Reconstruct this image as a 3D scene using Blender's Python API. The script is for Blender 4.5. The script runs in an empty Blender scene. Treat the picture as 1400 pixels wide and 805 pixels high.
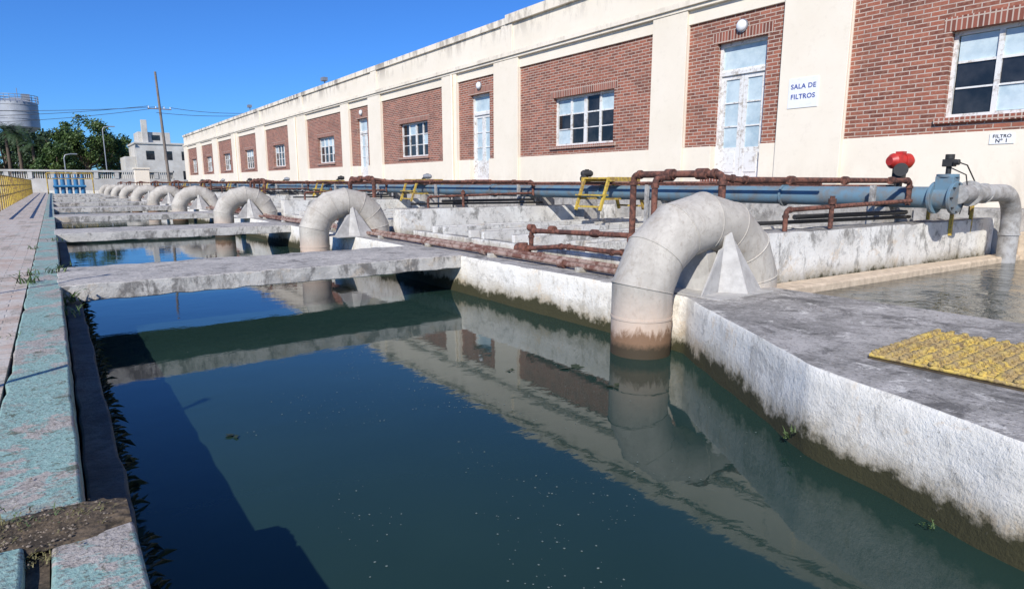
import bpy, bmesh, math, random
from mathutils import Vector, noise, Matrix
random.seed(7)
scene=bpy.context.scene
scene.view_settings.view_transform='Standard'
scene.view_settings.look='None'
scene.view_settings.exposure=0
COL=scene.collection
PER=7.8

# ---------------------------------------------------------------- materials
class M:
    def __init__(s,name,rough=0.8,metal=0.0):
        s.m=bpy.data.materials.new(name); s.m.use_nodes=True
        s.nt=s.m.node_tree; s.n=s.nt.nodes; s.l=s.nt.links
        s.b=s.n['Principled BSDF']; s.b.inputs['Roughness'].default_value=rough
        s.b.inputs['Metallic'].default_value=metal
        g=s.n.new('ShaderNodeNewGeometry'); s.pos=g.outputs['Position']; s.nor=g.outputs['Normal']
        sp=s.n.new('ShaderNodeSeparateXYZ'); s.l.new(s.pos,sp.inputs[0]); s.x,s.y,s.z=sp.outputs
        sn=s.n.new('ShaderNodeSeparateXYZ'); s.l.new(s.nor,sn.inputs[0]); s.nz=sn.outputs[2]
    def put(s,inp,v):
        if hasattr(v,'is_output'): s.l.new(v,inp)
        elif isinstance(v,(tuple,list)):
            inp.default_value=tuple(v)+((1,) if len(v)==3 and inp.type=='RGBA' else ())
        else: inp.default_value=v
    def stretch(s,sc):
        mp=s.n.new('ShaderNodeVectorMath'); mp.operation='MULTIPLY'
        s.l.new(s.pos,mp.inputs[0]); mp.inputs[1].default_value=sc; return mp.outputs[0]
    def noise(s,scale,detail=5,rough=0.6,vec=None,dist=0):
        t=s.n.new('ShaderNodeTexNoise'); s.l.new(vec or s.pos,t.inputs['Vector'])
        t.inputs['Scale'].default_value=scale; t.inputs['Detail'].default_value=min(detail,8)
        t.inputs['Roughness'].default_value=rough; t.inputs['Distortion'].default_value=dist
        return t.outputs['Fac']
    def rng(s,v,a,b,c=0.,d=1.):
        t=s.n.new('ShaderNodeMapRange'); s.put(t.inputs[0],v)
        for i,k in enumerate((a,b,c,d)): t.inputs[i+1].default_value=k
        return t.outputs[0]
    def math(s,op,a,b=0.):
        t=s.n.new('ShaderNodeMath'); t.operation=op; s.put(t.inputs[0],a); s.put(t.inputs[1],b); return t.outputs[0]
    def mix(s,f,a,b,mode='MIX'):
        t=s.n.new('ShaderNodeMix'); t.data_type='RGBA'; t.blend_type=mode
        s.put(t.inputs[0],f); s.put(t.inputs[6],a); s.put(t.inputs[7],b); return t.outputs[2]
    def color(s,c): s.put(s.b.inputs['Base Color'],c)
    def bump(s,h,st=0.4,d=0.01):
        t=s.n.new('ShaderNodeBump'); t.inputs['Strength'].default_value=st; t.inputs['Distance'].default_value=d
        s.l.new(h,t.inputs['Height']); s.l.new(t.outputs[0],s.b.inputs['Normal'])

def concrete(name,side_a,side_b,stain,top_a,top_b,moss=True,stain_lo=.5,stain_hi=.62,mossz=-.40,flake=.55,toplight=.5,streaky=.75,stain_amt=.75):
    m=M(name,.9)
    n1=m.noise(1.3,8,.65); n2=m.noise(9,8,.72); n3=m.noise(38,4,.7)
    streak=m.noise(2.6,8,.74,m.stretch((1.5,1.5,streaky)),.5)
    side=m.mix(m.rng(m.noise(2.0,6,.65),.40,.60),side_a,side_b)
    side=m.mix(m.rng(n2,.54,.62,0,.45),side,tuple(v*.72 for v in side_b))
    fl=m.noise(3.1,8,.78,dist=.5)
    side=m.mix(m.rng(fl,.55,.57,0,flake),side,tuple(v*.50 for v in side_b))
    side=m.mix(m.rng(m.noise(1.7,8,.8,dist=.4),.56,.62,0,.6),side,(side_a[0]*.84,side_a[1]*.70,side_a[2]*.55))
    st=m.rng(m.math('ADD',m.math('MULTIPLY',streak,.8),m.math('MULTIPLY',n2,.2)),stain_lo,stain_hi)
    side=m.mix(m.math('MULTIPLY',st,stain_amt),side,stain)
    side=m.mix(m.rng(n3,.62,.70,0,.5),side,(.10,.085,.07))
    if moss:
        h=m.math('ADD',m.z,m.math('MULTIPLY',m.math('SUBTRACT',n2,.5),.30))
        h=m.math('ADD',h,m.math('MULTIPLY',m.math('SUBTRACT',n1,.5),.35))
        side=m.mix(m.rng(h,mossz+.16,mossz,0,.7),side,(.24,.19,.10))
        side=m.mix(m.rng(h,mossz+.03,mossz-.03),side,(.045,.042,.016))
    t=m.math('ADD',m.math('MULTIPLY',n1,.5),m.math('MULTIPLY',n2,.5))
    top=m.mix(m.rng(t,.43,.57),top_a,top_b)
    top=m.mix(m.rng(m.noise(2.3,8,.78,dist=.8),.52,.60,0,.75),top,tuple(v*.38 for v in top_a))
    top=m.mix(m.rng(m.noise(5,8,.78,dist=.5),.57,.62,0,toplight),top,side_a)
    top=m.mix(m.rng(n3,.52,.66,0,.65),top,(.055,.05,.045))
    m.color(m.mix(m.rng(m.nz,.45,.8),side,top))
    m.bump(m.math('ADD',m.math('ADD',n2,fl),m.math('MULTIPLY',n3,.6)),.8,.012)
    return m.m
MWALL=concrete('whitewashed_concrete',(.88,.84,.75),(.80,.75,.65),(.40,.34,.25),(.25,.235,.21),(.46,.43,.39),stain_lo=.56,stain_hi=.64,flake=.45,mossz=-.385,stain_amt=.55)
MSLAB=concrete('slab_concrete',(.62,.59,.53),(.46,.44,.40),(.12,.11,.10),(.37,.345,.31),(.54,.50,.44),stain_lo=.49,stain_hi=.57,flake=.4)
MBAS=concrete('basin_concrete',(.78,.76,.70),(.66,.63,.57),(.17,.16,.14),(.20,.19,.175),(.42,.40,.37),moss=True,stain_lo=.52,stain_hi=.60,mossz=-.05,flake=.45)
MDECK=concrete('deck_concrete',(.50,.48,.44),(.38,.36,.33),(.14,.13,.12),(.24,.23,.21),(.42,.40,.37),moss=False)
MLIP=concrete('shade_dark_lip_concrete',(.11,.12,.11),(.08,.085,.075),(.03,.035,.025),(.09,.11,.105),(.055,.06,.055),moss=False,toplight=.1)  # base colour darkened to paint in the shade strip beside the coping
m=M('ledge_beige',.85); n=m.noise(12); m.color(m.mix(m.rng(n,.35,.65),(.68,.55,.40),(.48,.38,.27))); m.bump(n,.4); MLEDGE=m.m

m=M('worn_teal_coping',.85); a=m.noise(1.5,8,.76,dist=.4); b=m.noise(22,7,.75); c=m.noise(70,3,.6)
base=m.mix(m.rng(b,.35,.65),(.33,.29,.25),(.47,.43,.38))
teal=m.mix(m.rng(b,.3,.7),(.18,.32,.28),(.33,.47,.42))
f=m.rng(a,.52,.54)
col=m.mix(f,teal,base); col=m.mix(m.rng(c,.52,.64,0,.7),col,(.12,.105,.08))
col=m.mix(m.rng(m.noise(3,8,.78,dist=.6),.54,.58,0,.6),col,(.27,.25,.21))
col=m.mix(m.rng(m.noise(6,8,.8,dist=.6),.58,.61,0,.8),col,(.08,.085,.045))
m.color(col); m.bump(m.math('ADD',b,m.math('ADD',c,a)),.8,.008); MTEAL=m.m
m=M('brick_paving',.9); br=m.n.new('ShaderNodeTexBrick'); m.l.new(m.pos,br.inputs['Vector'])
br.inputs['Scale'].default_value=1; br.inputs['Brick Width'].default_value=.26; br.inputs['Row Height'].default_value=.13
br.inputs['Mortar Size'].default_value=.007; br.inputs['Mortar Smooth'].default_value=.6
br.inputs['Color1'].default_value=(.48,.36,.28,1); br.inputs['Color2'].default_value=(.54,.46,.38,1); br.inputs['Mortar'].default_value=(.30,.25,.20,1)
a=m.noise(3,8,.75); b=m.noise(25,6,.7)
col=m.mix(m.rng(a,.45,.58,0,.8),br.outputs['Color'],(.55,.51,.45))
col=m.mix(m.rng(b,.55,.70,0,.7),col,(.15,.13,.10))
col=m.mix(m.rng(m.noise(1.7,8,.78,dist=.5),.56,.60,0,.5),col,(.34,.40,.35))
col=m.mix(m.rng(m.noise(1.1,8,.78,m.stretch((2,.6,1))),.53,.60,0,.65),col,(.24,.21,.16))
m.color(col); m.bump(m.math('SUBTRACT',b,br.outputs['Fac']),.6,.006); MPAVE=m.m
def plaster(name,ca,cb,wear=True):
    m=M(name,.85); a=m.noise(.7,7,.65); b=m.noise(7,8,.7); s_=m.noise(1.3,8,.76,m.stretch((1,1.2,.4)),.4)
    col=m.mix(m.rng(a,.3,.7),ca,cb); col=m.mix(m.rng(b,.55,.8,0,.3),col,(.55,.46,.34))
    if wear:
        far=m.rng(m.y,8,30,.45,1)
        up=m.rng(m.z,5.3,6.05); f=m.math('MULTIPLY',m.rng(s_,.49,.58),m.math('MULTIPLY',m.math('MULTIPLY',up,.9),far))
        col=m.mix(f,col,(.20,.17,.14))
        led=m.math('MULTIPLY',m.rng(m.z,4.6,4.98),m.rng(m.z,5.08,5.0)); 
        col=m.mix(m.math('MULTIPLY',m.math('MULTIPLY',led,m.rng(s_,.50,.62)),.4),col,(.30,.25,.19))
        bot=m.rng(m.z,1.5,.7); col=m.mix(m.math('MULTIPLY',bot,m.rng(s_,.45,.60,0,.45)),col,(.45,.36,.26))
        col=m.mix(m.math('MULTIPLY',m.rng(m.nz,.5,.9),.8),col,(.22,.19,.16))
    m.color(col); m.bump(b,.2,.008); return m.m
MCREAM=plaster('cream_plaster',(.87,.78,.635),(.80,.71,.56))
MWBLD=plaster('dirty_white_render',(.66,.64,.58),(.45,.42,.37),False)
m=M('red_brick',.9); cb=m.n.new('ShaderNodeCombineXYZ'); m.l.new(m.math('ADD',m.x,m.y),cb.inputs[0]); m.l.new(m.z,cb.inputs[1])
br=m.n.new('ShaderNodeTexBrick'); m.l.new(cb.outputs[0],br.inputs['Vector'])
br.inputs['Scale'].default_value=1; br.inputs['Brick Width'].default_value=.235; br.inputs['Row Height'].default_value=.074
br.inputs['Mortar Size'].default_value=.010; br.inputs['Mortar Smooth'].default_value=.2; br.inputs['Bias'].default_value=-.05
br.inputs['Color1'].default_value=(.37,.12,.07,1); br.inputs['Color2'].default_value=(.14,.045,.03,1); br.inputs['Mortar'].default_value=(.54,.43,.35,1)
a=m.noise(1.2,7,.7); b=m.noise(16,6,.7)
col=m.mix(m.rng(b,.47,.70,0,.6),br.outputs['Color'],(.43,.23,.15)); col=m.mix(m.rng(a,.5,.66,0,.4),col,(.14,.07,.05))
m.color(col); m.bump(m.math('SUBTRACT',m.math('MULTIPLY',b,.4),br.outputs['Fac']),.9,.010); MBRICK=m.m
m=M('soldier_brick',.9); cb=m.n.new('ShaderNodeCombineXYZ'); m.l.new(m.z,cb.inputs[0]); m.l.new(m.y,cb.inputs[1])
br=m.n.new('ShaderNodeTexBrick'); m.l.new(cb.outputs[0],br.inputs['Vector']); br.offset=0
br.inputs['Scale'].default_value=1; br.inputs['Brick Width'].default_value=.4; br.inputs['Row Height'].default_value=.074; br.inputs['Mortar Size'].default_value=.010
br.inputs['Color1'].default_value=(.34,.11,.07,1); br.inputs['Color2'].default_value=(.15,.05,.033,1); br.inputs['Mortar'].default_value=(.50,.40,.32,1)
m.color(br.outputs['Color']); MSOLD=m.m
def simple(name,c,c2=None,rough=.6,metal=0,scale=14,bump=.15,lo=.4,hi=.65):
    m=M(name,rough,metal); n=m.noise(scale,7,.7); n0=m.noise(scale*.2,5,.6)
    c2=c2 or tuple(v*.7 for v in c)
    col=m.mix(m.rng(m.math('ADD',m.math('MULTIPLY',n,.6),m.math('MULTIPLY',n0,.4)),lo,hi),c,c2)
    m.color(col); m.bump(n,bump,.004); return m.m
MRUST=simple('rusty_pipe',(.21,.085,.055),(.075,.034,.025),.85,0,22,.8,.45,.54)
MRUST2=simple('rusty_pale_pipe',(.36,.26,.21),(.15,.065,.045),.85,0,9,.6,.45,.54)
MBLUE=simple('blue_painted_steel',(.125,.22,.285),(.16,.17,.17),.75,0,5,.2,.45,.57)
MBLUE2=simple('bright_blue_paint',(.05,.22,.42),(.04,.15,.28),.45,0,8)
MGRAYP=simple('gray_painted_steel',(.42,.41,.39),(.25,.235,.215),.65,0,9,.3,.45,.56)
MBLACK=simple('black_rubber',(.02,.02,.02),(.035,.033,.03),.6)
MRED=simple('red_paint',(.50,.03,.022),(.30,.025,.02),.45,0,12,.2,.48,.62)
MYEL=simple('yellow_paint',(.58,.41,.06),(.30,.19,.07),.7,0,20,.4,.46,.56)
m=M('worn_yellow_grating',.9); a=m.noise(5,8,.8,dist=.5); b=m.noise(30,5,.75)
col=m.mix(m.rng(a,.44,.54),(.60,.43,.10),(.40,.29,.13)); col=m.mix(m.rng(b,.50,.60,0,.8),col,(.15,.10,.05)); m.color(col); m.bump(b,.8,.005); MGRATE=m.m
MWHITE=simple('white_joinery',(.76,.75,.71),(.44,.39,.33),.6,0,14,.3,.5,.60)
MSIGN=simple('sign_white',(.84,.84,.82),(.70,.69,.66),.5,0,9,.05,.52,.75)
MTXT=simple('sign_blue_ink',(.03,.07,.30),(.03,.07,.28),.5)
MTXTK=simple('sign_black_ink',(.02,.02,.03),(.02,.02,.03),.5)
MWOOD=simple('weathered_wood_pole',(.26,.21,.17),(.13,.11,.09),.9)
MSTEEL=simple('galvanised_steel',(.36,.37,.38),(.25,.26,.27),.45,.4)
MTANK=simple('tank_steel',(.42,.44,.46),(.30,.31,.33),.5,.1,1.0)
MSOIL=simple('dark_soil',(.15,.11,.07),(.045,.034,.022),1,0,45,1.0,.42,.56)
MFROST=simple('frosted_pane',(.56,.66,.68),(.36,.47,.52),.25,0,3,.02,.42,.6)
MDARK=simple('dark_void',(.015,.015,.015),(.02,.02,.018),.9)
MSUP=simple('support_sheet_metal',(.52,.50,.46),(.38,.36,.33),.6,.0,7,.2,.44,.58)
m=M('window_glass',.06); m.color(m.mix(m.rng(m.noise(2),.4,.6),(.012,.014,.016),(.035,.036,.038))); MGLASS=m.m
m=M('pale_painted_pipe',.8,0); a=m.noise(2.2,8,.72,dist=.3); b=m.noise(18,8,.75); s_=m.noise(3,8,.78,m.stretch((2,2,.6)),.5)
col=m.mix(m.rng(a,.42,.58),(.53,.49,.42),(.41,.375,.32)); col=m.mix(m.rng(b,.53,.66,0,.5),col,(.26,.22,.175))
col=m.mix(m.rng(s_,.54,.60,0,.4),col,(.32,.265,.205))
h=m.math('ADD',m.z,m.math('MULTIPLY',m.math('SUBTRACT',s_,.5),.45))
col=m.mix(m.rng(h,.08,-.28,0,.85),col,(.60,.45,.34))
col=m.mix(m.rng(h,-.26,-.33),col,(.22,.13,.075))
h2=m.math('ADD',m.z,m.math('MULTIPLY',m.math('SUBTRACT',b,.5),.12))
col=m.mix(m.rng(h2,-.38,-.44),col,(.055,.04,.022))
m.color(col); m.bump(m.math('ADD',b,a),.3,.009); MPIPE=m.m
def water(name,c,c2,st,sc,dist,rough=.02):
    m=M(name,rough); m.b.inputs['IOR'].default_value=1.333
    a=m.noise(.45,4,.5); m.color(m.mix(m.rng(a,.35,.65),c,c2))
    w1=m.noise(sc,3,.5,m.stretch((1,1.5,1)),.4); w2=m.noise(sc*.22,2,.5)
    m.bump(m.math('ADD',m.math('MULTIPLY',w1,.3),w2),st,dist); return m.m
MWATER=water('green_channel_water',(.015,.036,.029),(.020,.045,.036),.15,5.0,.018,.03)
MWATER2=water('basin_water',(.03,.04,.034),(.045,.055,.045),.55,9,.04)
def leaf(name,a,b):
    m=M(name,.6); n=m.noise(.55,4,.6); n2=m.noise(5,2,.5)
    col=m.mix(m.rng(n,.35,.65),a,b); col=m.mix(m.rng(n2,.4,.7,0,.5),col,tuple(v*.5 for v in a))
    m.color(col); return m.m
MLEAF=leaf('tree_leaves',(.04,.085,.018),(.10,.15,.03))
MLEAF2=leaf('tree_leaves_dark',(.025,.055,.018),(.05,.09,.025))
MWEED=leaf('weed_leaves',(.06,.11,.03),(.11,.16,.05))
MDRYW=leaf('dry_grass_blades',(.22,.18,.07),(.16,.17,.06))
MALG=leaf('dark_water_weed',(.015,.028,.010),(.04,.055,.018))
MBARK=simple('bark',(.14,.10,.07),(.08,.06,.045),.95)
m=M('ground_dry_grass',.95); n=m.noise(.3,8,.7); n2=m.noise(4,8,.7); m.color(m.mix(m.rng(n,.4,.6),m.mix(n2,(.16,.14,.09),(.26,.22,.15)),(.10,.12,.05))); m.bump(n2,.5,.03); MGROUND=m.m

# ---------------------------------------------------------------- geometry helpers
def box(bm,x0,x1,y0,y1,z0,z1):
    v=[bm.verts.new(c) for c in ((x0,y0,z0),(x1,y0,z0),(x1,y1,z0),(x0,y1,z0),(x0,y0,z1),(x1,y0,z1),(x1,y1,z1),(x0,y1,z1))]
    return [bm.faces.new([v[i] for i in f]) for f in ((0,3,2,1),(4,5,6,7),(0,1,5,4),(1,2,6,5),(2,3,7,6),(3,0,4,7))]
def beam(bm,p,q,w,h):
    p=Vector(p);q=Vector(q);d=(q-p).normalized(); up=Vector((0,0,1)) if abs(d.z)<.9 else Vector((0,1,0))
    s=d.cross(up).normalized(); u=s.cross(d)
    vs=[bm.verts.new(o+s*a*w/2+u*b*h/2) for o in (p,q) for a,b in ((-1,-1),(1,-1),(1,1),(-1,1))]
    for f in ((3,2,1,0),(4,5,6,7),(0,1,5,4),(1,2,6,5),(2,3,7,6),(3,0,4,7)): bm.faces.new([vs[i] for i in f])
def tube(bm,pts,r,n=16,r2=None,sharp=False):
    P=[Vector(p) for p in pts]; d=(P[1]-P[0]).normalized()
    up=Vector((0,0,1)) if abs(d.z)<.9 else Vector((0,1,0)); s=d.cross(up).normalized(); u=s.cross(d)
    ring=[P[0]+(s*math.cos(2*math.pi*i/n)+u*math.sin(2*math.pi*i/n))*r for i in range(n)]
    rings=[[bm.verts.new(v) for v in ring]]
    for k in range(1,len(P)):
        d=(P[k]-P[k-1]).normalized()
        nn=(d+(P[k+1]-P[k]).normalized()).normalized() if k<len(P)-1 else d
        new=[v+d*((P[k]-v).dot(nn)/d.dot(nn)) for v in ring]
        if r2 is not None and k==len(P)-1: new=[P[k]+(v-P[k])*(r2/r) for v in new]
        ring=new; rings.append([bm.verts.new(v) for v in ring])
    for a,b in zip(rings,rings[1:]):
        for i in range(n):
            f=bm.faces.new((a[i],a[(i+1)%n],b[(i+1)%n],b[i])); f.smooth=True
    for r_,flip in ((rings[0],True),(rings[-1],False)):
        f=bm.faces.new(r_[::-1] if flip else r_)
        for e in f.edges: e.smooth=False
    if sharp:
        for rg in rings:
            for i in range(n):
                e=bm.edges.get((rg[i],rg[(i+1)%n]))
                if e: e.smooth=False
def finish(bm,name,mat,parent=None,bevel=0,rough=0):
    bmesh.ops.recalc_face_normals(bm,faces=bm.faces)
    me=bpy.data.meshes.new(name); bm.to_mesh(me); bm.free()
    for mm in (mat if isinstance(mat,list) else [mat]): me.materials.append(mm)
    o=bpy.data.objects.new(name,me); COL.objects.link(o)
    if parent: o.parent=parent
    if bevel:
        b=o.modifiers.new('bevel','BEVEL'); b.width=bevel; b.segments=2; b.limit_method='ANGLE'; b.angle_limit=.6
    return o
def empty(name,loc=(0,0,0)):
    e=bpy.data.objects.new(name,None); COL.objects.link(e); e.empty_display_size=.2; return e
def rough_box(name,x0,x1,y0,y1,z0,z1,mat,parent=None,step=.25,amp=.012,yshear=0):
    nx=max(1,int((x1-x0)/step)); ny=max(1,int((y1-y0)/step)); nz=max(1,int((z1-z0)/step))
    bm=bmesh.new(); vs={}
    def V(i,j,k):
        if (i,j,k) not in vs:
            x=x0+(x1-x0)*i/nx;y=y0+(y1-y0)*j/ny;z=z0+(z1-z0)*k/nz
            y+=yshear*(x-x0)
            edge=(i in(0,nx))+(j in(0,ny))+(k in(0,nz))
            nv=noise.noise_vector(Vector((x,y,z))*2.1)+noise.noise_vector(Vector((x,y,z))*7)*.8
            ins=Vector(((1 if i==0 else -1 if i==nx else 0),(1 if j==0 else -1 if j==ny else 0),(1 if k==0 else -1 if k==nz else 0)))
            co=Vector((x,y,z))+nv*amp
            if edge>=2: co+=ins*(.005+max(0,noise.noise(Vector((x,y,z))*5))*.02)
            vs[(i,j,k)]=bm.verts.new(co)
        return vs[(i,j,k)]
    for i in range(nx):
        for j in range(ny):
            for k in (0,nz): bm.faces.new((V(i,j,k),V(i+1,j,k),V(i+1,j+1,k),V(i,j+1,k)))
    for i in range(nx):
        for k in range(nz):
            for j in (0,ny): bm.faces.new((V(i,j,k),V(i+1,j,k),V(i+1,j,k+1),V(i,j,k+1)))
    for j in range(ny):
        for k in range(nz):
            for i in (0,nx): bm.faces.new((V(i,j,k),V(i,j+1,k),V(i,j+1,k+1),V(i,j,k+1)))
    smooth_shade(bm)
    return finish(bm,name,mat,parent,bevel=.010)
def smooth_shade(bm,ang=.7):
    bmesh.ops.recalc_face_normals(bm,faces=bm.faces)
    for f in bm.faces: f.smooth=True
    for e in bm.edges:
        if len(e.link_faces)==2 and e.calc_face_angle(0)>ang: e.smooth=False
def disc(bm,c,axis,r,h,n=20):
    c=Vector(c);a=Vector(axis).normalized(); tube(bm,[c-a*h/2,c+a*h/2],r,n)

# ---------------------------------------------------------------- ground, walkway, water
bm=bmesh.new()
X0,X1,Y0,Y1=-3.5,12.2,-12,86; B=2500
for a,b,c,d in ((-B,X0,-B,B),(X1,B,-B,B),(X0,X1,-B,Y0),(X0,X1,Y1,B)):
    vs=[bm.verts.new((x,y,-.03)) for x,y in ((a,c),(b,c),(b,d),(a,d))]; bm.faces.new(vs)
finish(bm,'ground',MGROUND)
bm=bmesh.new(); box(bm,-3.6,-.30,-12,86,-.5,0); finish(bm,'brick_walkway',MPAVE)
cop=empty('channel_coping')
rough_box('coping_strip',-.295,-.02,2.25,30,-1.2,.012,MTEAL,cop,.14,.006)
bm=bmesh.new(); box(bm,-.295,-.02,30,84,-1.2,.012); finish(bm,'coping_strip_far',MTEAL,cop,.012)
rough_box('coping_shade_lip',-.018,.125,2.24,30,-1.2,-.14,MLIP,cop,.2,.008)  # dropped ledge added so the coping step throws a dark shade strip
bm=bmesh.new(); box(bm,-.018,.125,30,84,-1.2,-.14); finish(bm,'coping_shade_lip_far',MLIP,cop,.01)
rough_box('coping_block_outer',-.60,-.16,-2,2.05,-.3,.03,MTEAL,cop,.08,.006)
rough_box('coping_block_inner',-.11,.10,-2,2.05,-1.2,.02,MTEAL,cop,.08,.006)
bm=bmesh.new(); box(bm,-.16,-.11,-2,2.04,-1.2,-.01); box(bm,-.29,.09,2.05,2.25,-1.2,-.012); finish(bm,'soil_joint',MSOIL,cop)
# thin crumbly soil in the joint
bm=bmesh.new(); bmesh.ops.create_grid(bm,x_segments=140,y_segments=90,size=1)
for v in bm.verts:
    x,y=v.co.x,v.co.y; r=math.hypot(x,y)+.25*noise.noise(Vector((x*3,y*3,2)))+.15*noise.noise(Vector((x*9,y*9,2)))
    base=.012*(1-r*r) if r<1 else -.02*(r-1)*3
    hh=base+(.006*abs(noise.noise(Vector((x*22,y*16,5))))+.004*noise.noise(Vector((x*50,y*40,5))))*max(0,1.1-r)
    v.co=(-.13+x*.22,2.14+y*.13,hh+.012)
for f in bm.faces: f.smooth=True
finish(bm,'soil_patch',MSOIL)
bm=bmesh.new(); vs=[bm.verts.new(c) for c in ((.0,-12,-.52),(5.6,-12,-.52),(5.6,80,-.52),(.0,80,-.52))]; bm.faces.new(vs); finish(bm,'channel_water',MWATER)
bm=bmesh.new(); vs=[bm.verts.new(c) for c in ((5.5,-12,-.10),(12,-12,-.10),(12,3.6,-.10),(5.5,3.6,-.10))]; bm.faces.new(vs); finish(bm,'basin_water',MWATER2)
bm=bmesh.new()
for i in range(1500):
    y=random.uniform(1.2,6.5); x=random.gauss(1.3+.18*y,.7)
    if x<.8 or x>2.9+.25*y or x>4.3: continue
    if noise.noise(Vector((x*1.6,y*1.1,3)))<-.02: continue
    r=random.choice((.0015,.002,.002,.003,.0035,.005)); n=6
    bm.faces.new([bm.verts.new((x+r*math.cos(k*math.pi/3)*random.uniform(.6,1.3),y+r*math.sin(k*math.pi/3),-.5175)) for k in range(n)])
finish(bm,'floating_foam_specks',simple('foam',(.22,.26,.23),(.12,.16,.14)))
bm=bmesh.new()
for (x,y,s) in ((.75,3.9,.05),(3.35,3.75,.09),(3.3,3.2,.06),(2.9,4.0,.035)):
    for k in range(4):
        a=random.uniform(0,6.28); p=Vector((x,y,-.512)); d=Vector((math.cos(a),math.sin(a),0)); t=Vector((-d.y,d.x,.15))
        bm.faces.new([bm.verts.new(q) for q in (p,p+d*s*.6+t*s*.35,p+d*s*1.3,p+d*s*.6-t*s*.35)])
finish(bm,'floating_leaves',MALG)

# ---------------------------------------------------------------- channel wall / platform
ctr=[(2.3,-3),(2.97,.67),(3.31,1.71),(4.47,3.50),(4.50,4.4),(4.53,12)]
pts=[]
for (a,b) in zip(ctr,ctr[1:]):
    L=math.dist(a,b); n=max(2,int(L/.06))
    for i in range(n):
        t=i/n; x=a[0]+(b[0]-a[0])*t; y=a[1]+(b[1]-a[1])*t
        nv=noise.noise_vector(Vector((x,y,0))*2)
        pts.append((x+nv.x*.014,y+nv.y*.004))
pts+= [(4.53,12),(4.53,80),(5.57,80),(5.57,12),(5.57,6),(5.57,3.4),(5.575,2),(5.565,1),(5.57,-3)]
def wob(x,y,k,s,z): return x+k*noise.noise(Vector((x*s,y*s,z)))
bm=bmesh.new(); nE=len(pts)
top=[bm.verts.new((x+.010+.008*noise.noise(Vector((x*14,y*14,4)))+.010*max(0,noise.noise(Vector((x*6,y*6,8)))),y,0)) for x,y in pts]
lv=[top]
for z,k in ((-.018,.004),(-.10,.008),(-.20,.012),(-.30,.014),(-.40,.018),(-.52,.030),(-1.3,.0)):
    lv.append([bm.verts.new((wob(x,y,k,4,z*4),y,z)) for x,y in pts])
bm.faces.new(top)
for A,Bq in zip(lv,lv[1:]):
    for i in range(nE):
        j=(i+1)%nE; bm.faces.new((A[i],A[j],Bq[j],Bq[i]))
smooth_shade(bm,.9)
finish(bm,'channel_dividing_wall',MWALL,None)

for k in range(9):
    y=7.4+PER*k
    if k<3: rough_box('concrete_crossing_slab',-.06,4.56,y,y+1.68,-.17,.018,MSLAB,None,.14,.010)
    else:
        bm=bmesh.new(); box(bm,-.06,4.56,y,y+1.68,-.17,.018); finish(bm,'concrete_crossing_slab',MSLAB,None,.015)
bm=bmesh.new(); box(bm,-.3,5.57,80.003,81,-1.3,.25); finish(bm,'channel_end_wall',MWALL,None,.02)

for k in range(10):
    y=3.42+PER*k
    rough_box('filter_basin_wall',5.55,11.25,y+.18,y+.52,-1.2,.5,MBAS,None,.17 if k<2 else .6,.010,-.06)
bm=bmesh.new()
box(bm,11.25,11.98,3.0,79,-1.2,.62); finish(bm,'filter_gallery_deck',MDECK,None,.02)
bm=bmesh.new(); box(bm,11.3,11.98,-12,2.98,-1.2,.3); finish(bm,'basin_side_wall',MLEDGE,None,.02)
bm=bmesh.new()
vs=[(5.6,3.28),(11.9,2.88),(11.9,3.12),(5.6,3.56)]
a=[bm.verts.new((x,y,-.9)) for x,y in vs]; b=[bm.verts.new((x,y,-.02)) for x,y in vs]
bm.faces.new(a[::-1]); bm.faces.new(b)
for i in range(4): bm.faces.new((a[i],a[(i+1)%4],b[(i+1)%4],b[i]))
finish(bm,'basin_ledge',MLEDGE,None,.02)
bm=bmesh.new()
for k in range(10):
    y=3.75+PER*k; vs=[bm.verts.new(c) for c in ((5.55,y,-.05),(11.3,y,-.05),(11.3,y+7.7,-.05),(5.55,y+7.7,-.05))]; bm.faces.new(vs)
finish(bm,'filter_bed_water',MWATER2)
for k in range(9):
    e=empty('wash_trough_set')
    bm=bmesh.new()
    for j in range(5):
        y=4.75+PER*k+j*1.25
        box(bm,5.62,11.2,y,y+.07,-.3,.22); box(bm,5.62,11.2,y+.4,y+.47,-.3,.22); box(bm,5.62,11.2,y+.072,y+.398,-.3,.05)
    finish(bm,'troughs',MBAS,e,.01)
    bm=bmesh.new(); box(bm,5.575,5.74,4.05+PER*k,10.9+PER*k,-.6,.10); finish(bm,'rim',MBAS,e,.012)

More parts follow.
